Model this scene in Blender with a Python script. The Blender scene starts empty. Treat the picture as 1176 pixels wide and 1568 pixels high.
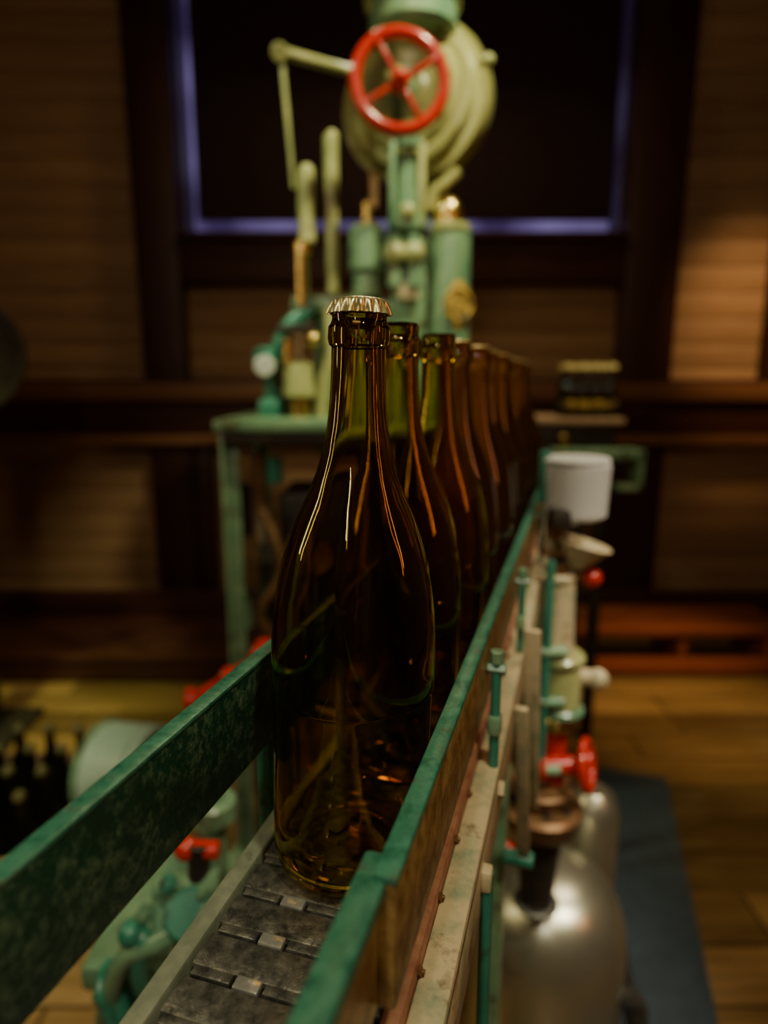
import bpy, bmesh, math, random
from mathutils import Vector, Matrix
random.seed(7)
pi=math.pi
ZC=1.25; F=990.0; PITCH=math.radians(11.25); SP=math.sin(PITCH); CP=math.cos(PITCH)
TH=math.radians(16.7)
ZB=ZC-.261

def at(x,y,Y):
    """unproject image pixel x, y (1176 px wide frame) to a room point at an assumed depth Y"""
    u=(x-588)/F; v=(784-y)/F
    t=Y/(CP+SP*v)
    return Vector((u*t,Y,ZC+t*(-SP+CP*v)))
def sz(px,y,Y):
    v=(784-y)/F
    return px/F*Y/(CP+SP*v)

# ------------------------------------------------------------------ materials
def newmat(name):
    m=bpy.data.materials.new(name); m.use_nodes=True
    nt=m.node_tree; b=nt.nodes['Principled BSDF']
    return m,nt,b
def painted(name,c1,c2,scale=30,rough=.4,metal=0.,bump=.15,lo=.45,hi=.6,rough2=None,detail=6,spec=.5,stretch=(1,1,1),island=0,grime=None):
    m,nt,b=newmat(name)
    tc=nt.nodes.new('ShaderNodeTexCoord'); mp=nt.nodes.new('ShaderNodeMapping')
    mp.inputs['Scale'].default_value=stretch
    nt.links.new(tc.outputs['Object'],mp.inputs[0])
    n=nt.nodes.new('ShaderNodeTexNoise'); n.inputs['Scale'].default_value=scale; n.inputs['Detail'].default_value=detail; n.inputs['Roughness'].default_value=.65
    nt.links.new(mp.outputs[0],n.inputs['Vector'])
    r=nt.nodes.new('ShaderNodeValToRGB'); r.color_ramp.elements[0].position=lo; r.color_ramp.elements[1].position=hi
    r.color_ramp.elements[0].color=(*c1,1); r.color_ramp.elements[1].color=(*c2,1)
    nt.links.new(n.outputs['Fac'],r.inputs[0])
    out=r.outputs[0]
    if island:
        ge=nt.nodes.new('ShaderNodeNewGeometry'); mr=nt.nodes.new('ShaderNodeMapRange')
        mr.inputs['To Min'].default_value=1-island; mr.inputs['To Max'].default_value=1+island*.4
        hs=nt.nodes.new('ShaderNodeHueSaturation')
        nt.links.new(ge.outputs['Random Per Island'],mr.inputs[0]); nt.links.new(mr.outputs[0],hs.inputs['Value'])
        nt.links.new(out,hs.inputs['Color']); out=hs.outputs[0]
    if grime:
        n2=nt.nodes.new('ShaderNodeTexNoise'); n2.inputs['Scale'].default_value=grime[1]; n2.inputs['Detail'].default_value=8; n2.inputs['Roughness'].default_value=.7
        nt.links.new(tc.outputs['Object'],n2.inputs['Vector'])
        m2=nt.nodes.new('ShaderNodeMapRange'); m2.inputs['From Min'].default_value=grime[2]; m2.inputs['From Max'].default_value=grime[2]+.12
        nt.links.new(n2.outputs['Fac'],m2.inputs[0])
        mx=nt.nodes.new('ShaderNodeMix'); mx.data_type='RGBA'
        nt.links.new(m2.outputs[0],mx.inputs[0]); nt.links.new(out,mx.inputs[6]); mx.inputs[7].default_value=(*grime[0],1)
        out=mx.outputs[2]
    nt.links.new(out,b.inputs['Base Color'])
    b.inputs['Metallic'].default_value=metal; b.inputs['Roughness'].default_value=rough
    b.inputs['Specular IOR Level'].default_value=spec
    bp=nt.nodes.new('ShaderNodeBump'); bp.inputs['Strength'].default_value=bump; bp.inputs['Distance'].default_value=.002
    nt.links.new(n.outputs['Fac'],bp.inputs['Height']); nt.links.new(bp.outputs[0],b.inputs['Normal'])
    if rough2 is not None:
        mr=nt.nodes.new('ShaderNodeMapRange'); mr.inputs['From Min'].default_value=lo; mr.inputs['From Max'].default_value=hi
        mr.inputs['To Min'].default_value=rough; mr.inputs['To Max'].default_value=rough2
        nt.links.new(n.outputs['Fac'],mr.inputs[0]); nt.links.new(mr.outputs[0],b.inputs['Roughness'])
    return m
def wood(name,c1,c2,scale=6,rough=.55,axis='X',bump=.2,island=.35):
    st=(1,12,12) if axis=='X' else ((12,12,1) if axis=='Z' else (12,1,12))
    return painted(name,c1,c2,scale,rough,0,bump,.3,.7,None,8,.35,st,island)
def emis(name,c,s,c2=None,scale=3):
    m=bpy.data.materials.new(name); m.use_nodes=True; nt=m.node_tree; nt.nodes.clear()
    o=nt.nodes.new('ShaderNodeOutputMaterial'); e=nt.nodes.new('ShaderNodeEmission')
    e.inputs[0].default_value=(*c,1); e.inputs[1].default_value=s
    if c2:
        tc=nt.nodes.new('ShaderNodeTexCoord'); n=nt.nodes.new('ShaderNodeTexNoise'); n.inputs['Scale'].default_value=scale; n.inputs['Detail'].default_value=1
        r=nt.nodes.new('ShaderNodeValToRGB'); r.color_ramp.elements[0].position=.38; r.color_ramp.elements[1].position=.68
        r.color_ramp.elements[0].color=(*c,1); r.color_ramp.elements[1].color=(*c2,1)
        nt.links.new(tc.outputs['Object'],n.inputs['Vector']); nt.links.new(n.outputs['Fac'],r.inputs[0]); nt.links.new(r.outputs[0],e.inputs[0])
    nt.links.new(e.outputs[0],o.inputs[0]); return m
def glassmat(name,c,rough=.01):
    m=bpy.data.materials.new(name); m.use_nodes=True; nt=m.node_tree; nt.nodes.clear()
    o=nt.nodes.new('ShaderNodeOutputMaterial'); g=nt.nodes.new('ShaderNodeBsdfGlass')
    g.inputs['Color'].default_value=(*c,1); g.inputs['Roughness'].default_value=rough; g.inputs['IOR'].default_value=1.5
    tc=nt.nodes.new('ShaderNodeTexCoord'); n=nt.nodes.new('ShaderNodeTexNoise'); n.inputs['Scale'].default_value=34; n.inputs['Detail'].default_value=1
    bp=nt.nodes.new('ShaderNodeBump'); bp.inputs['Strength'].default_value=.2; bp.inputs['Distance'].default_value=.003
    nt.links.new(tc.outputs['Object'],n.inputs['Vector']); nt.links.new(n.outputs['Fac'],bp.inputs['Height']); nt.links.new(bp.outputs[0],g.inputs['Normal'])
    nt.links.new(g.outputs[0],o.inputs[0]); return m
def thinglass(name,c,c2,rough=.04,tr=.3):
    """single-wall bottle glass: tinted see-through wall with fresnel reflection"""
    m=bpy.data.materials.new(name); m.use_nodes=True; nt=m.node_tree; nt.nodes.clear()
    o=nt.nodes.new('ShaderNodeOutputMaterial'); t=nt.nodes.new('ShaderNodeBsdfTransparent'); g=nt.nodes.new('ShaderNodeBsdfGlossy')
    d=nt.nodes.new('ShaderNodeBsdfTranslucent'); d.inputs[0].default_value=(*c2,1)
    t.inputs[0].default_value=(*c,1); g.inputs['Roughness'].default_value=rough
    fr=nt.nodes.new('ShaderNodeFresnel'); fr.inputs[0].default_value=1.6
    m0=nt.nodes.new('ShaderNodeMixShader'); m0.inputs[0].default_value=tr
    mx=nt.nodes.new('ShaderNodeMixShader')
    nt.links.new(t.outputs[0],m0.inputs[1]); nt.links.new(d.outputs[0],m0.inputs[2])
    nt.links.new(fr.outputs[0],mx.inputs[0]); nt.links.new(m0.outputs[0],mx.inputs[1]); nt.links.new(g.outputs[0],mx.inputs[2])
    nt.links.new(mx.outputs[0],o.inputs[0]); return m

M={}
G=((.07,.05,.02),11,.53)
M['mint']=painted('mint_paint',(.10,.22,.13),(.25,.38,.21),9,.22,0,.12,.35,.7,grime=G)
M['pale']=painted('pale_green_paint',(.24,.27,.10),(.48,.48,.21),7,.24,0,.12,.35,.7,grime=((.10,.07,.03),9,.56))
M['drum']=painted('yellowed_drum_paint',(.25,.25,.085),(.45,.44,.18),5,.24,0,.12,.35,.7,grime=((.12,.08,.03),5,.56))
M['teal']=painted('teal_paint',(.018,.15,.10),(.06,.26,.17),14,.3,0,.15,.35,.7,grime=((.03,.03,.018),14,.53))
M['railg']=painted('chipped_green_paint',(.007,.045,.024),(.12,.20,.115),190,.34,.15,.5,.46,.74,.3,grime=((.01,.035,.02),16,.52))
M['railtop']=painted('green_edge_paint',(.012,.10,.06),(.06,.22,.14),110,.30,.1,.4,.35,.65,grime=((.05,.05,.025),55,.56))
M['rust']=painted('rusty_rail_steel',(.14,.075,.022),(.42,.28,.10),90,.38,.45,.5,.35,.65,.3)
M['cream']=painted('cream_paint',(.50,.42,.25),(.22,.27,.17),40,.4,.0,.3,.48,.7,grime=((.12,.07,.03),30,.56))
M['greyc']=painted('worn_grey_paint',(.15,.18,.125),(.25,.27,.19),60,.4,.2,.3,.4,.7,grime=((.08,.07,.04),35,.57))
M['pinkr']=painted('worn_red_primer',(.16,.05,.025),(.36,.18,.10),50,.5,.0,.4,.35,.65)
M['red']=painted('red_enamel',(.36,.012,.005),(.50,.024,.008),12,.18,0,.05,.3,.7)
M['steel']=painted('worn_steel',(.085,.09,.082),(.25,.25,.215),150,.26,.75,.6,.35,.7,.42,grime=((.05,.045,.035),60,.57))
M['tab']=painted('bright_steel',(.42,.43,.38),(.58,.58,.52),80,.25,.7,.2)
M['silver']=painted('tank_aluminium',(.50,.50,.38),(.62,.62,.48),5,.30,.9,.1,.3,.7,.38,grime=((.25,.22,.13),8,.6))
M['dark']=painted('dark_iron',(.015,.014,.012),(.05,.04,.03),20,.5,.4,.3,.3,.7)
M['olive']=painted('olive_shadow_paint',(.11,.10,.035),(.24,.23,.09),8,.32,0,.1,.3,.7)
M['brass']=painted('brass',(.62,.42,.12),(.75,.55,.2),20,.25,1,.1,.3,.7)
M['gold']=painted('cap_gold',(.52,.44,.17),(.70,.62,.30),60,.28,.85,.1,.3,.7)
M['cap_glint']=painted('gold_cap_lip_glint',(.62,.50,.16),(.75,.64,.28),60,.3,.2,.1,.3,.7)
M['capo']=painted('dull_bottle_cap',(.20,.18,.08),(.32,.29,.14),60,.3,.5,.1,.3,.7)
M['brown']=painted('oily_bronze',(.12,.06,.025),(.32,.18,.08),30,.4,.5,.3,.3,.7)
M['white']=painted('white_enamel',(.46,.49,.46),(.60,.62,.57),10,.35,0,.1,.3,.7,grime=((.27,.25,.17),12,.57))
M['motor']=painted('pale_mint_enamel',(.26,.38,.30),(.42,.52,.42),8,.25,0,.1,.3,.7,grime=((.15,.16,.10),9,.58))
M['frame']=painted('window_reveal_paint',(.08,.06,.08),(.13,.10,.13),10,.4,0,.1)
M['mat']=painted('blue_grey_rubber',(.035,.055,.075),(.055,.085,.11),30,.7,0,.2,.3,.7)
M['label']=painted('yellow_label',(.45,.30,.05),(.08,.05,.02),45,.5,0,0,.5,.56)
M['wallb']=wood('wall_board_wood',(.27,.145,.065),(.39,.225,.105),4,.6,'X',.12,.16)
M['timber']=wood('dark_timber',(.045,.014,.008),(.085,.027,.014),4,.5,'X',.3)
M['timberz']=wood('dark_timber_post',(.035,.011,.006),(.07,.022,.011),4,.5,'Z',.3)
M['ledge']=wood('ledge_wood',(.18,.075,.033),(.29,.13,.06),4,.4,'X',.2)
M['bench']=wood('red_bench_wood',(.19,.05,.025),(.32,.09,.04),4,.3,'X',.2)
M['planks']=wood('floor_plank_wood',(.15,.09,.032),(.36,.22,.085),3,.34,'X',.25,.6)
M['crate']=wood('crate_wood',(.25,.15,.08),(.38,.24,.13),5,.6,'X',.2)
M['ceil']=wood('ceiling_wood',(.05,.03,.02),(.08,.045,.03),4,.7,'Y',.2)
M['blind']=painted('dark_blind',(.020,.005,.004),(.032,.009,.007),40,.85,0,.1)
M['violet']=emis('window_dusk_light',(.05,.03,.10),.85,(.22,.17,.40),3)
M['amber']=glassmat('amber_glass',(.845,.735,.27))
M['amberthin']=thinglass('amber_glass_wall',(.66,.44,.16),(.58,.32,.13),.05,.38)
M['greeng']=thinglass('olive_glass_wall',(.34,.32,.10),(.30,.30,.09),.1,.4)

# ------------------------------------------------------------------ mesh builder
def aim(d):
    return Vector(d).to_track_quat('Z','Y').to_matrix().to_4x4()
class B:
    def __init__(s,name,loc=(0,0,0),rotz=0):
        s.name=name; s.bm=bmesh.new(); s.mats=[]; s.loc=loc; s.rotz=rotz
    def mi(s,m):
        if m not in s.mats: s.mats.append(m)
        return s.mats.index(m)
    def put(s,tb,mat,Mx=None):
        if Mx is not None: bmesh.ops.transform(tb,matrix=Mx,verts=tb.verts)
        i=s.mi(mat)
        for f in tb.faces: f.material_index=i; f.smooth=True
        me=bpy.data.meshes.new('t'); tb.to_mesh(me); tb.free(); s.bm.from_mesh(me); bpy.data.meshes.remove(me)
    def box(s,c,size,mat,rot=None,bev=.003):
        tb=bmesh.new(); bmesh.ops.create_cube(tb,size=1)
        bmesh.ops.scale(tb,vec=size,verts=tb.verts)
        bv=min(bev,min(size)*.3)
        if bv>0: bmesh.ops.bevel(tb,geom=tb.edges[:],offset=bv,segments=2,affect='EDGES',profile=.5)
        s.put(tb,mat,Matrix.Translation(c)@(rot if rot else Matrix.Identity(4)))
    def bb(s,x0,x1,y0,y1,z0,z1,mat,bev=.003):
        s.box(((x0+x1)/2,(y0+y1)/2,(z0+z1)/2),(abs(x1-x0),abs(y1-y0),abs(z1-z0)),mat,None,bev)
    def lathe(s,prof,mat,Mx=None,seg=40,fr=None):
        tb=bmesh.new(); rings=[]
        for k,(r,z) in enumerate(prof):
            if r<1e-6: rings.append([tb.verts.new((0,0,z))])
            else:
                L=[]
                for i in range(seg):
                    a=2*pi*i/seg; rr=r+(fr(k,a) if fr else 0)
                    L.append(tb.verts.new((rr*math.cos(a),rr*math.sin(a),z)))
                rings.append(L)
        for A,C in zip(rings,rings[1:]):
            for i in range(seg):
                j=(i+1)%seg
                if len(A)==1 and len(C)==1: continue
                if len(A)==1: tb.faces.new((A[0],C[i],C[j]))
                elif len(C)==1: tb.faces.new((A[i],A[j],C[0]))
                else: tb.faces.new((A[i],A[j],C[j],C[i]))
        bmesh.ops.recalc_face_normals(tb,faces=tb.faces[:])
        s.put(tb,mat,Mx)
    def cyl(s,p0,p1,r,mat,r2=None,seg=28,bev=.12):
        p0=Vector(p0);p1=Vector(p1); d=p1-p0; L=d.length; r2=r if r2 is None else r2
        b=min(bev*min(r,r2),L*.3)
        pr=[(0,0),(r-b,0),(r,b),(r2,L-b),(r2-b,L),(0,L)]
        s.lathe(pr,mat,Matrix.Translation(p0)@aim(d),seg)
    def ring(s,c,axis,R,w,th,mat,seg=48):
        pr=[(R-th,-w/2),(R-th*.15,-w/2),(R,-w/2+th*.15),(R,w/2-th*.15),(R-th*.15,w/2),(R-th,w/2),(R-th,-w/2)]
        s.lathe(pr,mat,Matrix.Translation(c)@aim(axis),seg)
    def torus(s,c,axis,R,r,mat,seg=56,k=14):
        pr=[(R+r*math.cos(2*pi*i/k),r*math.sin(2*pi*i/k)) for i in range(k+1)]
        s.lathe(pr,mat,Matrix.Translation(c)@aim(axis),seg)
    def ball(s,c,r,mat,sc=(1,1,1)):
        tb=bmesh.new(); bmesh.ops.create_uvsphere(tb,u_segments=24,v_segments=14,radius=r)
        bmesh.ops.scale(tb,vec=sc,verts=tb.verts); s.put(tb,mat,Matrix.Translation(c))
    def tube(s,pts,r,mat,k=12,sub=6):
        P=[Vector(p) for p in pts]; Q=[]
        n=len(P)
        for i in range(n-1):
            p0=P[max(i-1,0)];p1=P[i];p2=P[i+1];p3=P[min(i+2,n-1)]
            for j in range(sub):
                t=j/sub
                Q.append(.5*((2*p1)+(p2-p0)*t+(2*p0-5*p1+4*p2-p3)*t*t+(3*p1-p0-3*p2+p3)*t**3))
        Q.append(P[-1]); tb=bmesh.new(); rings=[]; up=None
        for i,q in enumerate(Q):
            d=(Q[min(i+1,len(Q)-1)]-Q[max(i-1,0)]).normalized()
            if up is None: up=d.orthogonal().normalized()
            up=(up-d*up.dot(d)).normalized(); v=d.cross(up)
            rings.append([tb.verts.new(q+r*(math.cos(2*pi*a/k)*up+math.sin(2*pi*a/k)*v)) for a in range(k)])
        for A,C in zip(rings,rings[1:]):
            for a in range(k): tb.faces.new((A[a],A[(a+1)%k],C[(a+1)%k],C[a]))
        tb.faces.new(rings[0][::-1]); tb.faces.new(rings[-1])
        bmesh.ops.recalc_face_normals(tb,faces=tb.faces[:]); s.put(tb,mat)
    def bar(s,p0,p1,w,th,mat):
        p0=Vector(p0);p1=Vector(p1);d=p1-p0
        s.box((p0+p1)/2,(w,th,d.length),mat,aim(d),.004)
    def bolt(s,c,axis,r,mat):
        c=Vector(c);a=Vector(axis).normalized()
        s.cyl(c,c+a*r*.9,r,mat,seg=6); s.cyl(c+a*r*.8,c+a*r*1.5,r*.5,mat,seg=10)
    def vc(s,x,yt,yb,w,Y,mat,w2=None,seg=32):
        ym=(yt+yb)/2; X=at(x,ym,Y).x; r=sz(w,ym,Y)/2; r2=None if w2 is None else sz(w2,ym,Y)/2
        s.cyl((X,Y,at(x,yb,Y).z),(X,Y,at(x,yt,Y).z),r,mat,r2,seg)
    def vb(s,x0,x1,yt,yb,Y,d,mat,bev=.006):
        ym=(yt+yb)/2; a=at(x0,ym,Y).x; b=at(x1,ym,Y).x
        s.bb(a,b,Y,Y+d,at(0,yb,Y).z,at(0,yt,Y).z,mat,bev)
    def done(s,ang=35):
        me=bpy.data.meshes.new(s.name); s.bm.to_mesh(me); s.bm.free()
        for m in s.mats: me.materials.append(m)
        me.set_sharp_from_angle(angle=math.radians(ang))
        o=bpy.data.objects.new(s.name,me); bpy.context.collection.objects.link(o)
        o.location=s.loc; o.rotation_euler=(0,0,s.rotz); return o

# ------------------------------------------------------------------ room shell
XL,XR,YF,YB,ZT=-2.9,2.9,-1.6,3.2,3.25
WX0,WX1,WZ0,WZ1=-.93,1.10,1.93,3.1
b=B('floor')
b.bb(XL,XR,YF,YB+.2,-.08,-.012,M['dark'],0)
y=YF
while y<YB+.1:
    x=XL+random.uniform(-1.2,0)
    while x<XR:
        L=random.uniform(1.2,2.4); x0=max(x,XL);x1=min(x+L,XR)
        if x1-x0>.02: b.bb(x0+.003,x1-.003,y+.004,y+.146,-.012,random.uniform(-.001,.0005),M['planks'],.003)
        x+=L
    y+=.15
b.done()
b=B('wall_back')
W=M['wallb']
b.bb(XL,WX0,YB+.03,YB+.2,0,ZT,M['dark'],0); b.bb(WX1,XR,YB+.03,YB+.2,0,ZT,M['dark'],0)
b.bb(WX0,WX1,YB+.03,YB+.2,0,WZ0,M['dark'],0); b.bb(WX0,WX1,YB+.03,YB+.2,WZ1,ZT,M['dark'],0)
def boards(b,x0,x1,z0,z1,h=.118):
    z=z0
    while z<z1-.01:
        zz=min(z+h,z1); b.bb(x0,x1,YB,YB+.03,z+.0012,zz-.0012,W,.003); z+=h
boards(b,XL,-1.1,.02,ZT); boards(b,1.3,XR,.02,ZT); boards(b,-.95,1.15,.2,WZ0-.1)
b.done()
b=B('wall_left'); b.bb(XL-.15,XL,YF,YB+.2,0,ZT,M['dark'],0)
z=0
while z<ZT: b.bb(XL,XL+.02,YF,YB,z+.002,z+.116,W,.003); z+=.118
b.done()
b=B('wall_right'); b.bb(XR,XR+.15,YF,YB+.2,0,ZT,M['dark'],0)
z=0
while z<ZT: b.bb(XR-.02,XR,YF,YB,z+.002,z+.116,W,.003); z+=.118
b.done()
b=B('wall_front'); b.bb(XL,XR,YF-.15,YF,0,ZT,M['dark'],0)
z=0
while z<ZT: b.bb(XL,XR,YF,YF+.02,z+.002,z+.116,W,.003); z+=.118
b.done()
b=B('ceiling'); b.bb(XL-.15,XR+.15,YF-.15,YB+.2,ZT,ZT+.1,M['ceil'],0)
for i in range(5): b.bb(XL,XR,YF+.4+i*1.0,YF+.52+i*1.0,ZT-.12,ZT,M['timber'],.01)
b.done()
n=0
def trim(*bs):
    global n; n+=1; q=B('trim_%d'%n)
    for a in bs: q.bb(*a)
    q.done()
T=M['timber'];TZ=M['timberz']
trim((-1.13,-.93,YB-.10,YB,0,ZT,TZ,.01))
trim((1.10,1.35,YB-.10,YB,0,ZT,TZ,.01))
trim((-.93,1.10,YB-.09,YB,1.70,1.92,T,.01),(-.93,1.10,YB-.13,YB-.02,1.885,1.915,T,.008))
trim((XL+.02,XR-.02,YB-.12,YB-.10,1.0,1.27,T,.01),(XL+.02,XR-.02,YB-.17,YB-.12,1.17,1.25,M['ledge'],.01),(XL+.02,XR-.02,YB-.15,YB-.12,.965,1.01,M['ledge'],.006))
trim((-.93,-.84,YB-.08,YB,.24,1.0,TZ,.01))
trim((-2.3,-2.1,YB-.09,YB,0,1.0,TZ,.01))
trim((XL+.02,XR-.02,YB-.13,YB-.10,.0,.24,T,.01))
trim((1.80,1.92,YB-.09,YB,1.27,ZT,TZ,.01))
b=B('window_1')
b.bb(WX0,WX1,YB+.17,YB+.19,WZ0,WZ1,M['violet'],0)
b.bb(WX0+.058,WX1-.032,YB+.05,YB+.065,WZ0+.072,WZ1-.02,M['blind'],.003)
b.bb(WX0,WX0+.006,YB+.02,YB+.17,WZ0,WZ1,M['frame'],0)
b.bb(WX1-.006,WX1,YB+.02,YB+.17,WZ0,WZ1,M['frame'],0)
b.bb(WX0,WX1,YB-.02,YB+.17,WZ0-.005,WZ0+.01,M['frame'],.002)
b.bb(WX0,WX1,YB-.02,YB+.17,WZ1-.02,WZ1,M['timber'],.002)
b.done()
b=B('wooden_platform')
for i in range(4): b.bb(-2.6,-.35,2.55+i*.13,2.675+i*.13,.09,.12,M['timber'],.004)
b.bb(-2.6,-.35,2.56,2.60,0,.09,M['timber'],.004); b.bb(-2.6,-.35,3.0,3.04,0,.09,M['timber'],.004)
b.done()
b=B('low_bench')
for i in range(3): b.bb(.80,1.75,2.62+i*.11,2.72+i*.11,.18,.215,M['bench'],.006)
for x in (.9,1.30,1.68): b.bb(x-.02,x+.02,2.64,2.92,0,.18,M['bench'],.006)
b.bb(.80,1.75,2.60,2.63,.02,.09,M['bench'],.004)
b.done()
b=B('rubber_floor_mat',(0,0,0),-TH); b.bb(.10,.33,.75,2.05,.001,.009,M['mat'],.004); b.done()

# ------------------------------------------------------------------ conveyor (built along its own axis)
b=B('bottle_conveyor',(0,0,0),-TH)
S0,S1=-.25,1.55
a0,a1=-.157,-.066
p=.0242; s=S0
am=-.127
while s<S1:
    y0=s;y1=s+p
    st=M['steel']
    b.bb(a0,a1,y0+.0052,y1-.0010,ZB-.004,ZB,st,.0009)
    b.bb(a0+.002,am-.0080,y0+.0004,y0+.006,ZB-.004,ZB-.0002,st,.0008)
    b.bb(am+.0080,a1-.002,y0+.0004,y0+.006,ZB-.004,ZB-.0002,st,.0008)
    b.bb(am-.0062,am+.0062,y0-.0006,y0+.0060,ZB-.004,ZB+.0003,M['tab'],.0008)
    s+=p
b.bb(a0+.01,a1-.01,S0,S1,ZB-.02,ZB-.005,M['dark'],.001)
b.bb(-.169,-.1585,S0,S1,ZB-.055,ZB+.002,M['greyc'],.002)
b.bb(-.0645,-.056,S0,S1,ZB-.055,ZB+.006,M['pinkr'],.002)
b.bb(-.056,-.040,S0,S1,ZB-.012,ZB-.002,M['cream'],.002)
b.bb(-.045,-.040,S0,S1,ZB-.05,ZB-.004,M['cream'],.002)
for i in range(26): b.bolt((-.056,S0+.04+i*.045,ZB+.001),(1,0,0),.0022,M['brown'])
b.bb(-.165,-.06,S0,S1,ZB-.075,ZB-.056,M['mint'],.003)
b.bb(-.1735,-.166,S0,.36,1.040,1.095,M['railg'],.0015); b.bb(-.1745,-.1655,S0,.36,1.0935,1.0965,M['railtop'],.001)
b.bb(-.175,-.1675,.37,1.5,1.040,1.095,M['railg'],.0015)
b.bb(-.0585,-.051,.184,1.25,1.030,1.083,M['rust'],.0015); b.bb(-.0595,-.0505,.184,1.25,1.081,1.085,M['railtop'],.0012)
b.bb(-.0655,-.0575,S0,.198,1.030,1.080,M['rust'],.0015); b.bb(-.0665,-.0545,S0,.198,1.076,1.083,M['railtop'],.002)
b.bb(-.0600,-.0590,.184,1.25,1.031,1.082,M['railtop'],.0004)
for sy in (.415,.62,.95):
    b.cyl((-.0445,sy,ZB-.06),(-.0445,sy,1.070),.0035,M['teal'])
    b.cyl((-.051,sy,1.060),(-.038,sy,1.060),.0042,M['mint'],seg=6)
    b.cyl((-.052,sy,ZB-.02),(-.036,sy,ZB-.02),.006,M['cream'],seg=6)
    b.box((-.0445,sy,ZB+.03),(.009,.012,.014),M['mint'],None,.002)
    b.cyl((-.0445,sy,1.064),(-.0445,sy,1.073),.005,M['mint'],seg=6)
b.cyl((-.037,.335,ZB-.40),(-.037,.335,ZB-.02),.0038,M['teal']); b.box((-.038,.335,ZB-.025),(.008,.010,.014),M['cream'],None,.002); b.box((-.038,.335,ZB-.40),(.03,.02,.02),M['mint'],None,.002); b.bar((-.038,.335,ZB-.40),(-.062,.335,ZB-.06),.008,.006,M['mint'])
for sy in (.05,.345,.7,1.1):
    b.bb(-.185,-.176,sy-.012,sy+.012,ZB-.05,1.08,M['teal'],.002)
    b.bb(-.18,-.165,sy-.012,sy+.012,ZB-.05,ZB-.03,M['teal'],.002)
    b.bolt((-.185,sy,1.065),(-1,0,0),.005,M['mint'])
for sy in (-.2,.62,1.45):
    for ax in (-.163,-.062):
        b.bb(ax-.012,ax+.012,sy-.012,sy+.012,.012,ZB-.06,M['mint'],.003)
        b.bb(ax-.03,ax+.03,sy-.03,sy+.03,.0,.012,M['mint'],.003)
    b.bb(-.163,-.062,sy-.008,sy+.008,.30,.33,M['mint'],.003)
b.bar((-.034,.52,ZB-.01),(-.030,.60,ZB-.22),.012,.006,M['cream'])
b.bar((-.032,.60,ZB+.03),(-.028,.66,ZB-.20),.016,.006,M['cream'])
b.cyl((-.05,.60,ZB-.22),(-.02,.60,ZB-.22),.008,M['teal'])
b.done()

# ------------------------------------------------------------------ bottles
outer=[(0,.010),(.012,.0085),(.024,.004),(.031,.0),(.036,.0008),(.0408,.0045),(.0424,.010),(.0427,.018),(.0427,.100),(.0430,.1028),(.0437,.1045),(.0437,.116),(.0432,.130),(.0423,.143),(.0406,.156),(.0380,.170),(.0344,.182),(.0302,.193),(.0250,.2045),(.0205,.2155),(.0174,.2265),(.0154,.238),(.0142,.249),(.0137,.258),(.0134,.270),(.0134,.2770),(.0146,.2780),(.0153,.281),(.0150,.2865),(.0139,.288),(.0132,.290),(.0134,.2955),(.0122,.2975)]
inner=[(.0095,.2972),(.0090,.294),(.0092,.28),(.0100,.262),(.0108,.250),(.0125,.237),(.0148,.2255),(.0182,.2135),(.0225,.202),(.0276,.191),(.0320,.180),(.0354,.1685),(.0381,.155),(.0398,.142),(.0407,.129),(.0411,.115),(.0409,.10),(.0401,.03),(.0395,.014),(.037,.0085),(.031,.0075),(.024,.0095),(.012,.014),(0,.0155)]
thinprof=outer+[(.0098,.2975),(.0095,.290)]
def bottle(name,mat,cap=False,thin=False):
    b=B(name); b.lathe(thinprof if thin else outer+inner,mat,None,64)
    if thin: b.torus((0,0,.2975),(0,0,1),.0112,.0014,M['cap_glint'],32,8)  # pale ring on the open lip, a rim glint put into the colour
    if cap:
        z=.2988
        def fr(i,a): return (.0009*math.cos(21*a)*[0,0,0,.2,.6,1,1.2,1.0,.6,0,0,0][i])
        pr=[(0,z+.0016),(.007,z+.0016),(.0118,z+.0008),(.0134,z-.0004),(.0140,z-.0020),(.0145,z-.0040),(.0151,z-.0062),(.0149,z-.0062),(.0139,z-.0035),(.0135,z-.002),(.0120,z-.0004),(0,z)]
        b.lathe(pr,M['gold'],None,168,fr)
    o=b.done(30)
    return o
def cw(s_,a_): return Vector((math.sin(TH)*s_+math.cos(TH)*a_, math.cos(TH)*s_-math.sin(TH)*a_,0))
o=bottle('beer_bottle',M['amber'],True)
q=cw(.304,-.1112); o.location=(q.x,q.y,ZB+.0012); o.rotation_euler=(0,math.radians(1.5),.3)
base={}
lat=[0,-.004,.004,-.002,.005,0,.003,-.003,.002,.004,.001]
pos=[0,.104,.202,.300,.396,.494,.590,.688,.786,.884,.985]
for i in range(1,11):
    thin=i>=3
    if thin not in base:
        o=bottle('beer_bottle',M['amberthin'] if thin else M['amber'],False,thin); base[thin]=o.data
    else:
        o=bpy.data.objects.new('beer_bottle',base[thin]); bpy.context.collection.objects.link(o)
    q=cw(.304+pos[i],-.1105+lat[i]*.7); o.location=(q.x,q.y,ZB+.0006); o.rotation_euler=(0,0,random.uniform(0,6))

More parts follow.
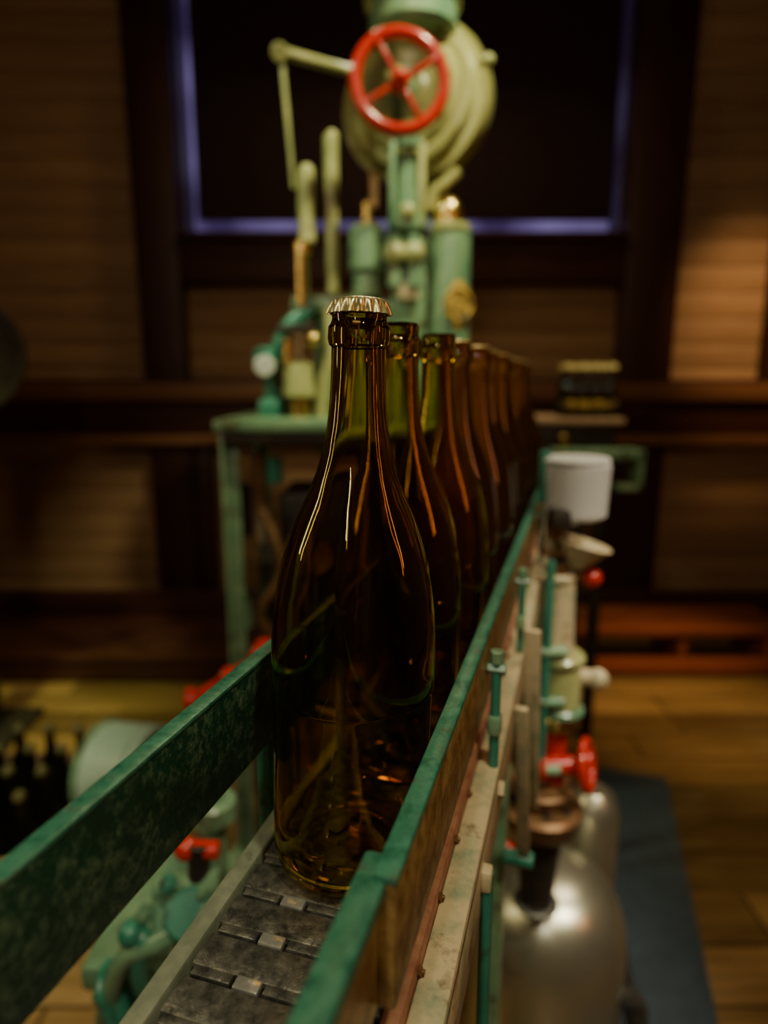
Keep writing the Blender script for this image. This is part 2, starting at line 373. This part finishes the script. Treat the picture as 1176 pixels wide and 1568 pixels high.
# ------------------------------------------------------------------ capping machine
b=B('capping_machine'); Y=1.75; mn=M['mint']; pl=M['pale']; dr=M['drum']
wc=at(612,125,1.55); ax=Vector((.10,-1,.05)).normalized()
R=sz(69,125,1.55); b.torus(wc,ax,R,sz(9.5,125,1.55),M['red'])
b.cyl(wc+ax*.02,wc-ax*.02,.020,M['red']); b.ball(wc+ax*.022,.013,M['red'])
Mx=aim(ax)
for k in range(4):
    a=k*pi/2+.55; d=Mx.to_3x3()@Vector((math.cos(a),math.sin(a),0))
    b.bar(wc+d*.012,wc+d*(R-.004),.024,.010,M['red'])
b.cyl(wc-ax*.02,Vector((wc.x-.0,Y+.02,wc.z)),.012,M['dark'])
pa=Vector((-.42,-1,.06)).normalized(); pc=at(634,158,Y+.08)
PR=sz(123,155,Y)
drum=[(0,.075),(.05,.075),(.06,.066),(PR*.50,.062),(PR*.56,.070),(PR*.62,.068),(PR*.70,.050),(PR*.76,.052),(PR*.83,.046),(PR*.86,.018),(PR*.90,.014),(PR*.985,.016),(PR,.006),(PR,-.045),(PR*.97,-.055),(PR*.6,-.06),(0,-.06)]
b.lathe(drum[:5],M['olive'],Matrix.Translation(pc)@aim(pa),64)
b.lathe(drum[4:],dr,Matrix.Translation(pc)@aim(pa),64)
b.cyl(pc+pa*.06,pc+pa*.12,.035,mn); b.ball(pc+pa*.12,.03,pl)
for k in range(8):
    a=k*pi/4+.2; d=aim(pa).to_3x3()@Vector((math.cos(a),math.sin(a),0)); b.bolt(pc+pa*.062+d*PR*.60,pa,.008,pl)
b.vc(632,10,60,135,Y+.02,mn); b.vc(632,4,12,150,Y+.02,pl); b.vc(570,-40,20,16,Y,pl)
b.vb(600,668,30,130,Y,.09,pl,.02)
b.ball(at(748,92,Y),.014,pl); b.cyl(at(748,92,Y),at(735,92,Y),.008,pl)
b.tube([at(702,262,Y),at(680,283,Y),at(664,296,Y),at(658,322,Y)],.015,dr)
b.bar(at(424,78,Y-.05),at(545,112,Y-.02),.034,.016,pl); b.cyl(at(428,80,Y-.08),at(428,80,Y-.01),.02,pl)
b.bar(at(432,92,Y-.05),at(450,290,Y-.05),.016,.010,pl)
b.vc(469,262,372,26,Y-.05,pl); b.ball(at(469,264,Y-.05),sz(12,264,Y),pl)
b.vc(508,208,452,20,Y-.03,pl,22); b.ball(at(508,210,Y-.03),sz(10,210,Y),pl)
b.vc(624,205,355,50,Y,mn,38); b.vc(626,205,228,36,Y-.03,mn); b.vc(624,330,356,62,Y,mn); b.vc(572,262,318,13,Y,M['brown'])
b.vb(596,606,215,345,Y-.04,.06,mn); b.vb(640,652,215,345,Y-.04,.06,pl)
b.ball(at(624,325,Y-.05),.022,pl); b.torus(at(624,240,Y),(0,0,1),.042,.006,pl,32,8)
b.vc(562,352,418,58,Y,mn); b.vc(562,345,358,46,Y,pl); b.vc(562,418,456,44,Y,mn); b.vc(562,310,346,18,Y,M['brass'])
for k in range(6):
    a=k*pi/3; b.bolt((at(562,352,Y).x+.036*math.cos(a),Y+.036*math.sin(a),at(0,353,Y).z),(0,0,1),.007,pl)
for x in (604,634):
    b.ball(at(x,388,Y-.05),sz(17,388,Y),pl); b.vc(x,360,378,20,Y-.05,mn); b.vc(x,400,440,22,Y-.04,mn)
b.vb(548,680,362,412,Y-.01,.07,mn,.012); b.vb(600,655,400,520,Y-.02,.08,mn,.01)
b.vb(608,642,430,458,Y-.045,.03,M['cream'],.004)
b.vc(689,356,540,60,Y-.02,mn); b.vc(689,345,360,66,Y-.02,pl); b.vc(687,332,348,50,Y-.02,M['brass']); b.ball(at(687,328,Y-.02),sz(23,330,Y),M['brass'],(1,1,1.1))
b.torus(at(702,466,Y-.074),(.35,-1,0),sz(22,466,Y),.004,M['label'])
b.lathe([(0,.003),(sz(22,466,Y),.003),(sz(23,466,Y),0)],M['label'],Matrix.Translation(at(702,466,Y-.070))@aim((.35,-1,0))@Matrix.Diagonal((.85,1.5,1,1)))
b.vb(480,700,455,700,Y+.0,.16,mn,.02)
b.vb(445,560,452,478,Y-.03,.1,mn,.01)
b.tube([at(478,470,Y-.04),at(440,505,Y-.05),at(420,560,Y-.05),at(418,610,Y-.05)],.022,M['teal'])
b.cyl(at(405,560,Y-.12),at(405,560,Y-.03),sz(15,560,Y),M['white']); b.cyl(at(400,550,Y-.10),at(430,548,Y-.02),.03,M['teal'])
b.vc(463,372,452,20,Y-.05,pl); b.vc(462,372,392,28,Y-.06,M['brass']); b.vc(460,392,470,16,Y-.06,M['brass'])
for k in range(4): b.torus(at(455,503+k*14,Y-.08),(0,0,1),sz(13,500,Y),.006,M['brown'],24,8)
b.vc(455,500,560,18,Y-.08,M['dark'])
b.vc(458,556,608,50,Y-.08,pl,42); b.vc(458,608,640,32,Y-.08,M['brass']); b.vc(432,590,640,20,Y-.05,M['dark'])
b.vc(440,520,560,14,Y-.1,M['brass']); b.cyl(at(425,505,Y-.1),at(480,500,Y-.1),.010,M['dark']); b.ball(at(480,520,Y-.1),.018,M['brass'])
b.tube([at(505,470,Y-.04),at(508,540,Y-.06),at(494,600,Y-.06),at(490,690,Y-.06)],.018,pl)
b.vb(395,430,610,645,Y-.09,.1,M['teal'],.01)
zt=at(0,640,1.6).z
xl=at(324,640,1.5).x
b.bb(xl,.30,1.50,1.98,zt-.028,zt,mn,.006); b.bb(xl+.015,.29,1.515,1.97,zt-.06,zt-.028,M['dark'],.004)
for (x,yy) in ((xl+.03,1.53),(xl+.03,1.94),(.27,1.94)):
    b.bb(x-.019,x-.010,yy-.019,yy+.019,.01,zt-.02,mn,.003); b.bb(x-.019,x+.019,yy+.010,yy+.019,.01,zt-.02,mn,.003)
    b.bb(x-.04,x+.04,yy-.04,yy+.04,0,.012,mn,.003)
b.bb(xl+.01,.28,1.93,1.95,.35,.39,M['dark'],.004)
b.cyl((.0,1.74,0),(.0,1.74,.05),.17,mn); b.cyl((.0,1.74,.05),(.0,1.74,zt-.05),.085,M['dark'],.07); 
b.bb(-.27,-.12,1.62,1.85,.62,.98,M['dark'],.02); b.cyl((-.20,1.58,.84),(-.20,1.64,.84),.05,M['brown'])
for (x,y0,y1,m,r) in ((395,690,780,'brown',.016),(372,740,820,'dark',.02),(410,780,860,'steel',.018),(385,860,900,'brown',.022),(420,700,740,'teal',.02),(402,790,830,'cream',.014),(378,900,960,'mint',.016)):
    p1=at(x,y0,1.6);p0=at(x,y1,1.6); b.cyl((p1.x,1.6,p0.z),(p1.x,1.6,p1.z),r,M[m])
for k in range(9): b.torus((at(408,0,1.6).x-.0,1.6,at(0,905+k*8,1.6).z),(0,0,1),.028,.0045,M['dark'],24,8)
b.cyl((-.29,1.6,.0),(-.29,1.6,.80),.012,M['dark']); b.cyl((-.22,1.6,.0),(-.22,1.6,.9),.014,M['steel'])
b.tube([(-.30,1.56,.95),(-.25,1.54,.80),(-.31,1.54,.68),(-.24,1.56,.55),(-.24,1.58,.3)],.012,M['brown'])
b.done()

# ------------------------------------------------------------------ collecting table with small bottles (far end)
b=B('collecting_table'); Y=2.1
p0=at(815,640,Y); p1=at(955,640,Y)
b.bb(p0.x-.02,p1.x+.0,Y-.02,Y+.30,p0.z-.02,p0.z,M['crate'],.004)
b.bb(p0.x,p1.x-.02,Y,Y+.26,p0.z-.09,p0.z-.02,M['dark'],.006)
b.bb(at(868,0,Y).x,p1.x+.04,Y-.10,Y-.02,at(0,700,Y).z,at(0,684,Y).z,mn,.006)
b.bb(p1.x+.02,p1.x+.04,Y-.10,Y-.02,at(0,745,Y).z,at(0,684,Y).z,mn,.004)
b.bb(p1.x-.04,p1.x+.04,Y-.10,Y-.02,at(0,745,Y).z,at(0,736,Y).z,mn,.004)
b.cyl((at(856,700,Y).x,Y-.04,at(0,730,Y).z),(at(856,700,Y).x,Y-.04,at(0,665,Y).z),.016,M['brass'])
for (x,yy) in ((p0.x+.03,Y+.02),(p1.x-.05,Y+.02),(p0.x+.03,Y+.24),(p1.x-.05,Y+.24)):
    b.bb(x-.018,x+.018,yy-.018,yy+.018,0,p0.z-.05,M['dark'],.004)
b.done()
b=B('small_bottle_row')
for i in range(4):
    for j in range(2):
        c=Matrix.Translation((at(876+i*22,600,Y).x,Y+.04+j*.06,p0.z+.0005))
        kk=.60
        Mx=c@Matrix.Diagonal((kk*.80,kk*.80,kk*.92,1))
        b.lathe(thinprof,M['greeng'],Mx,24)
        zc2=.2975*kk*.92
        b.lathe([(0,zc2+.008),(.015,zc2+.006),(.018,zc2-.010),(.014,zc2-.011)],M['cap_glint'],c,24)
        b.lathe([(.0215,.030),(.0215,.055)],M['dark'] if j else M['label'],c,24)
sm=b.done()

# ------------------------------------------------------------------ pressure tank / filler column right of the conveyor
b=B('pressure_tank'); Yt=.94
zt2=at(0,1352,Yt).z
tx=at(835,1420,Yt).x
R=.130
dome=[(0,zt2+.034),(.03,zt2+.033),(.06,zt2+.027),(.085,zt2+.015),(.105,zt2-.004),(.120,zt2-.032),(.128,zt2-.065),(R,zt2-.10),(R,.14),(.12,.09),(.09,.06),(0,.05)]
b.lathe(dome,M['silver'],Matrix.Translation((tx,Yt,0)),64)
for k in range(3):
    a=k*2.1+.5; b.cyl((tx+.09*math.cos(a),Yt+.09*math.sin(a),0),(tx+.08*math.cos(a),Yt+.08*math.sin(a),.12),.014,M['dark'])
b.bolt((tx-.04,Yt-.085,zt2+.004),(0,-.5,1),.010,M['silver'])
x2=at(912,1270,1.10).x
z5=at(0,1205,1.10).z
b.lathe([(0,z5),(.025,z5-.002),(.042,z5-.018),(.050,z5-.05),(.050,.1),(0,.08)],M['silver'],Matrix.Translation((x2-.01,1.10,0)))
b.cyl((x2-.01,1.10,0),(x2-.01,1.10,.1),.03,M['dark'])
b.cyl((x2-.01,1.10,z5-.14),(tx,Yt,zt2-.12),.01,M['steel'])
b.tube([(tx+.09,Yt+.05,zt2-.04),(tx+.13,Yt+.02,zt2-.12),(tx+.155,Yt-.02,zt2-.28),(tx+.16,Yt-.03,.0)],.012,M['steel'])
b.tube([(tx+.10,Yt-.07,zt2-.14),(tx+.14,Yt-.06,zt2-.18),(tx+.155,Yt-.05,zt2-.30),(tx+.16,Yt-.05,0.01)],.016,M['steel'])
b.done()
b=B('liquid_filling_valve'); Y=.86
X=at(858,1000,Y).x
def zz(y): return at(0,y,Y).z
def vcx(xpx,yt,yb,w,mat,w2=None,dy=0,seg=36):
    ym=(yt+yb)/2; b.cyl((at(xpx,ym,Y).x,Y+dy,zz(yb)),(at(xpx,ym,Y).x,Y+dy,zz(yt)),sz(w,ym,Y)/2,mat,None if w2 is None else sz(w2,ym,Y)/2,seg)
b.cyl((X-.005,Y+.02,zt2+.036),(X-.005,Y+.02,zz(800)),.013,M['steel'])
xb=at(825,1290,Y).x; b.cyl((xb,Y,zt2+.036),(xb,Y,zz(1262)),.024,M['dark'],.034); b.cyl((xb,Y,zt2+.034),(xb,Y,zt2+.042),.034,M['steel'])
vcx(828,1225,1262,110,M['brown'],125); vcx(828,1195,1228,70,M['brown'],100)
for k in range(8):
    a=k*pi/4; b.bolt((at(828,1226,Y).x+.042*math.cos(a),Y+.042*math.sin(a),zz(1226)),(0,0,1),.006,M['dark'])
b.ball(at(775,1300,Y-.03),.014,M['red']); b.cyl(at(775,1300,Y-.03),at(815,1295,Y),.006,M['steel'])
rc=at(838,1160,Y)
b.cyl(rc+Vector((-.02,-.02,0)),rc+Vector((.05,-.02,0)),.014,M['red']); b.cyl(rc+Vector((-.02,-.02,0)),rc+Vector((-.012,-.02,0)),.024,M['red'])
b.torus(rc+Vector((.052,-.02,.0)),(1,-.5,.2),.034,.006,M['red'],32,10)
for k in range(3):
    a=k*2.09+.3; d=aim((1,-.5,.2)).to_3x3()@Vector((math.cos(a),math.sin(a),0)); b.bar(rc+Vector((.052,-.02,0)),rc+Vector((.052,-.02,0))+d*.034,.008,.006,M['red'])
vcx(850,1110,1200,32,M['red'])
vcx(853,1088,1112,56,M['brass'],44); vcx(857,1076,1090,72,mn); vcx(857,1010,1078,64,pl,60); vcx(857,998,1012,76,pl)
c=at(885,1035,Y); b.cyl(c,c+Vector((.025,-.01,0)),.012,M['cream']); b.ball(c+Vector((.025,-.01,0)),.015,M['cream'])
vcx(853,884,1000,56,M['cream'],48); vcx(853,876,888,58,M['cream'])
vcx(855,862,878,30,M['brown'])
b.lathe([(0,0),(.012,0),(.040,.035),(.038,.037),(0,.03)],M['cream'],Matrix.Translation(at(880,868,Y))@Matrix.Rotation(.25,4,'Y'),36)
b.bb(at(828,850,Y).x,at(870,850,Y).x,Y-.012,Y+.012,zz(850),zz(838),M['brown'],.003)
vcx(840,820,850,20,M['cream']); b.ball(at(906,885,Y),.014,M['red']); b.cyl(at(880,885,Y),at(906,885,Y),.005,M['brown'])
vcx(850,795,825,30,M['brown'])
vcx(882,706,792,94,M['white'],100); vcx(882,700,708,103,M['white']); vcx(862,770,800,52,M['white'])
b.bb(at(832,780,Y).x,at(858,780,Y).x,Y-.056,Y-.02,zz(797),zz(772),M['dark'],.003)
vcx(833,690,770,16,M['teal'])
b.cyl((X-.028,Y-.03,zz(1180)),(X-.028,Y-.03,zz(850)),.006,M['teal'])
b.cyl((X-.048,Y-.03,zz(1200)),(X-.048,Y-.03,zz(975)),.007,M['cream'])
for yy in (985,1060,1160): b.cyl((X-.055,Y-.03,zz(yy)),(X+.0,Y-.03,zz(yy)),.008,M['mint'])
b.done()

# ------------------------------------------------------------------ left side things
b=B('electric_motor'); c=at(198,1180,1.25); d=Vector((1,-.25,.06)).normalized()
b.cyl(c-d*.065,c+d*.05,.098,M['motor'],seg=48); b.cyl(c+d*.045,c+d*.06,.088,M['dark'],seg=48); b.ring(c+d*.055,d,.098,.02,.014,M['motor']); b.ring(c-d*.06,d,.103,.014,.02,mn)
b.cyl(c+d*.05,c+d*.10,.014,M['steel']); b.bb(c.x-.07,c.x+.07,c.y-.07,c.y+.07,c.z-.13,c.z-.085,M['dark'],.01)
for sx in (-.05,.05):
    for sy in (-.05,.05): b.bb(c.x+sx-.015,c.x+sx+.015,c.y+sy-.015,c.y+sy+.015,0,c.z-.12,M['dark'],.004)
b.done()
b=B('bottle_crate'); cx,cy=-1.06,1.50
b.bb(cx-.26,cx+.26,cy-.21,cy+.21,.0,.015,M['crate'],.003)
for zc_ in (.03,.12):
    for sy in (-.215,.215): b.bb(cx-.27,cx+.27,cy+sy-.006,cy+sy+.006,zc_,zc_+.07,M['crate'],.003)
    for sx in (-.265,.265): b.bb(cx+sx-.006,cx+sx+.006,cy-.215,cy+.215,zc_,zc_+.07,M['crate'],.003)
for sx in (-.25,.25):
    for sy in (-.2,.2): b.bb(cx+sx-.012,cx+sx+.012,cy+sy-.012,cy+sy+.012,0,.19,M['crate'],.003)
for i in range(6):
    for j in range(4):
        Mx=Matrix.Translation((cx-.21+i*.084,cy-.15+j*.1,.016))@Matrix.Diagonal((.92,.92,1,1))
        b.lathe(thinprof,M['greeng'],Mx,24)
        b.lathe([(0,.301),(.011,.300),(.0160,.293),(.0160,.285)],M['capo'],Mx,20)
b.done()
b=B('conveyor_gear_drive'); Y=.72
g=M['teal']
b.bb(-.40,-.14,.62,.86,.0,.06,M['dark'],.01)
b.bb(-.34,-.19,.66,.82,.06,.56,M['dark'],.02); b.bb(-.36,-.17,.64,.84,.54,.575,mn,.008)
def pp(x,y,Y=.64): return at(x,y,Y)
b.cyl(pp(290,1400,.60),pp(290,1400,.70),.040,mn); b.cyl(pp(290,1400,.585),pp(290,1400,.61),.026,g)
for k in range(6):
    a=k*pi/3; b.bolt(pp(290,1400,.60)+Vector((.032*math.cos(a),0,.032*math.sin(a))),(0,-1,0),.006,mn)
b.cyl(pp(340,1350,.62),pp(240,1365,.62),.016,mn); b.cyl(pp(335,1302,.62),pp(285,1300,.62),.010,M['red']); b.ball(pp(285,1300,.62),.013,M['red'])
b.cyl(pp(305,1290,.62),pp(305,1420,.62),.012,M['dark'])
b.tube([pp(200,1420,.6),pp(220,1440,.58),pp(215,1500,.58),pp(250,1560,.6)],.010,g)
b.tube([pp(330,1385,.6),pp(250,1440,.58),pp(190,1470,.58),pp(160,1560,.6)],.011,mn)
for k in range(5): b.torus(pp(170+k*6,1510+k*14,.6),(1,0,.3),.022,.005,g,24,8)
b.cyl(pp(165,1510,.6),pp(200,1580,.6),.018,g)
b.cyl(pp(340,1440,.66),pp(340,1440,.58),.026,M['brass']); b.ball(pp(200,1430,.58),.013,g)
for (x,y) in ((225,1395),(260,1350),(345,1405),(255,1480),(300,1470)): b.bolt(pp(x,y,.6),(0,-1,.3),.010,mn if x%2 else g)
b.cyl((-.22,.74,.57),(-.22,.74,.85),.016,mn); b.cyl((-.22,.74,.70),(-.22,.74,.73),.03,mn)
b.done()
b=B('red_hand_lever')
p0=at(292,1072,1.0); p1=at(402,1004,1.05); base_=Vector((p1.x-.01,p1.y,0))
b.cyl(base_,(base_.x,base_.y,p1.z),.012,M['dark']); b.cyl(base_,base_+Vector((0,0,.015)),.05,M['dark'])
b.bar(p0,p1,.020,.012,M['red']); b.ball(p0,.014,M['red']); b.cyl(p1+Vector((0,-.02,0)),p1+Vector((0,.03,0)),.022,M['red']); b.cyl(p0+Vector((0,0,-.03)),p0+Vector((0,0,.02)),.009,M['red'])
b.cyl((p0+p1)/2+Vector((0,-.015,0)),(p0+p1)/2+Vector((0,.015,0)),.014,M['red'])
b.done()
b=B('flywheel_on_stand'); c=at(-70,540,2.1); d=Vector((.75,-1,0)).normalized()
b.ring(c,d,.20,.07,.03,M['dark'],56); b.cyl(c-d*.015,c+d*.01,.185,M['dark'],seg=48); b.cyl(c-d*.04,c+d*.06,.035,M['steel'])
b.bb(c.x-.12,c.x-.04,c.y+.02,c.y+.09,0,c.z+.04,M['dark'],.01); b.bb(c.x-.25,c.x+.05,c.y-.10,c.y+.2,0,.03,M['dark'],.01); b.cyl(c,c+Vector((-.08,.06,0)),.018,M['dark'])
b.done()

# ------------------------------------------------------------------ lights
def look(o,t): o.rotation_euler=(Vector(t)-o.location).to_track_quat('-Z','Y').to_euler()
def spot(name,loc,tgt,e,c,ang=50,blend=.6,r=.05):
    l=bpy.data.lights.new(name,'SPOT'); l.energy=e; l.color=c; l.spot_size=math.radians(ang); l.spot_blend=blend; l.shadow_soft_size=r
    o=bpy.data.objects.new(name,l); bpy.context.collection.objects.link(o); o.location=loc; look(o,tgt)
def area(name,loc,tgt,e,c,sx,sy):
    l=bpy.data.lights.new(name,'AREA'); l.energy=e; l.color=c; l.shape='RECTANGLE'; l.size=sx; l.size_y=sy
    o=bpy.data.objects.new(name,l); bpy.context.collection.objects.link(o); o.location=loc; look(o,tgt)
spot('machine_spotlight',(.60,1.0,3.0),(.08,1.75,1.75),200,(1,.95,.55),40,.8,.035)
spot('machine_spotlight_left',(-1.2,1.0,2.9),(-.05,1.7,1.35),70,(.85,1,.6),32,.8,.04)
spot('overhead_spotlight',(.35,-.25,2.6),(-.02,.40,1.02),60,(1,.90,.6),34,.8,.05)
spot('row_fill_spot',(1.15,1.5,2.9),(.22,1.0,1.2),110,(1,.80,.55),24,.8,.05)  # added fill light, brightens the dark far bottles of the row
spot('table_fill_spot',(1.0,1.5,2.8),(.70,2.1,1.28),90,(1,.88,.55),16,.8,.05)  # added fill, lifts the small bottles and their gold caps
spot('wall_spotlight',(1.6,1.5,3.1),(1.74,3.2,1.44),210,(1,.64,.30),26,1,.06)
spot('floor_spotlight',(1.3,1.2,3.0),(1.15,2.38,0),270,(1,.66,.30),24,1,.06)
spot('floor_spotlight_near',(1.7,.9,3.0),(1.2,1.55,0),70,(1,.78,.32),22,1,.06)
spot('floor_spotlight_left',(-1.3,1.2,3.0),(-1.25,2.35,0),260,(.85,.95,.32),22,1,.06)
spot('crate_fill_spot',(-1.6,.5,2.8),(-.90,1.36,.3),150,(.9,1,.6),24,.9,.06)  # extra fill with no fixture, so the crate bottles show
spot('tank_highlight_fill',(.95,.1,2.5),(.34,.95,.6),140,(1,.92,.68),26,.9,.12)  # added light that gives the tank its metal highlight
area('room_fill',(-.2,-.6,3.0),(.1,2.0,1.0),9,(1,.74,.44),.8,.5)  # unseen fill for the closed room, stands for no fixture
area('glint_strip_left',(-1.35,.55,1.75),(0,.45,1.15),5.5,(1,.82,.45),.07,.8)  # added strip out of view, draws the golden left edge of the bottle
area('red_glint_strip_right',(1.25,.15,1.7),(0,.45,1.15),2.2,(1,.30,.12),.05,.8)  # added reddish strip, draws the red streaks on the bottle neck
area('glint_strip_behind',(-.35,-.9,2.2),(0,.5,1.15),6,(1,.92,.75),.04,.7)  # added strip behind the camera for long glints on the glass
area('back_fill',(.1,2.6,3.05),(.0,1.2,1.0),12,(1,.78,.42),.7,.25)  # added fill from the back, brightens the far half of the room
w=bpy.data.worlds.new('world'); bpy.context.scene.world=w; w.use_nodes=True
w.node_tree.nodes['Background'].inputs[0].default_value=(.10,.09,.12,1); w.node_tree.nodes['Background'].inputs[1].default_value=.2

# ------------------------------------------------------------------ camera
cd=bpy.data.cameras.new('camera'); cam=bpy.data.objects.new('camera',cd); bpy.context.collection.objects.link(cam)
cam.location=(0,0,ZC); cam.rotation_euler=(pi/2-PITCH,0,0)
cd.sensor_fit='HORIZONTAL'; cd.sensor_width=24; cd.lens=24*F/1176; cd.clip_start=.01
cd.dof.use_dof=True; cd.dof.focus_distance=.315; cd.dof.aperture_fstop=3.0
bpy.context.scene.camera=cam
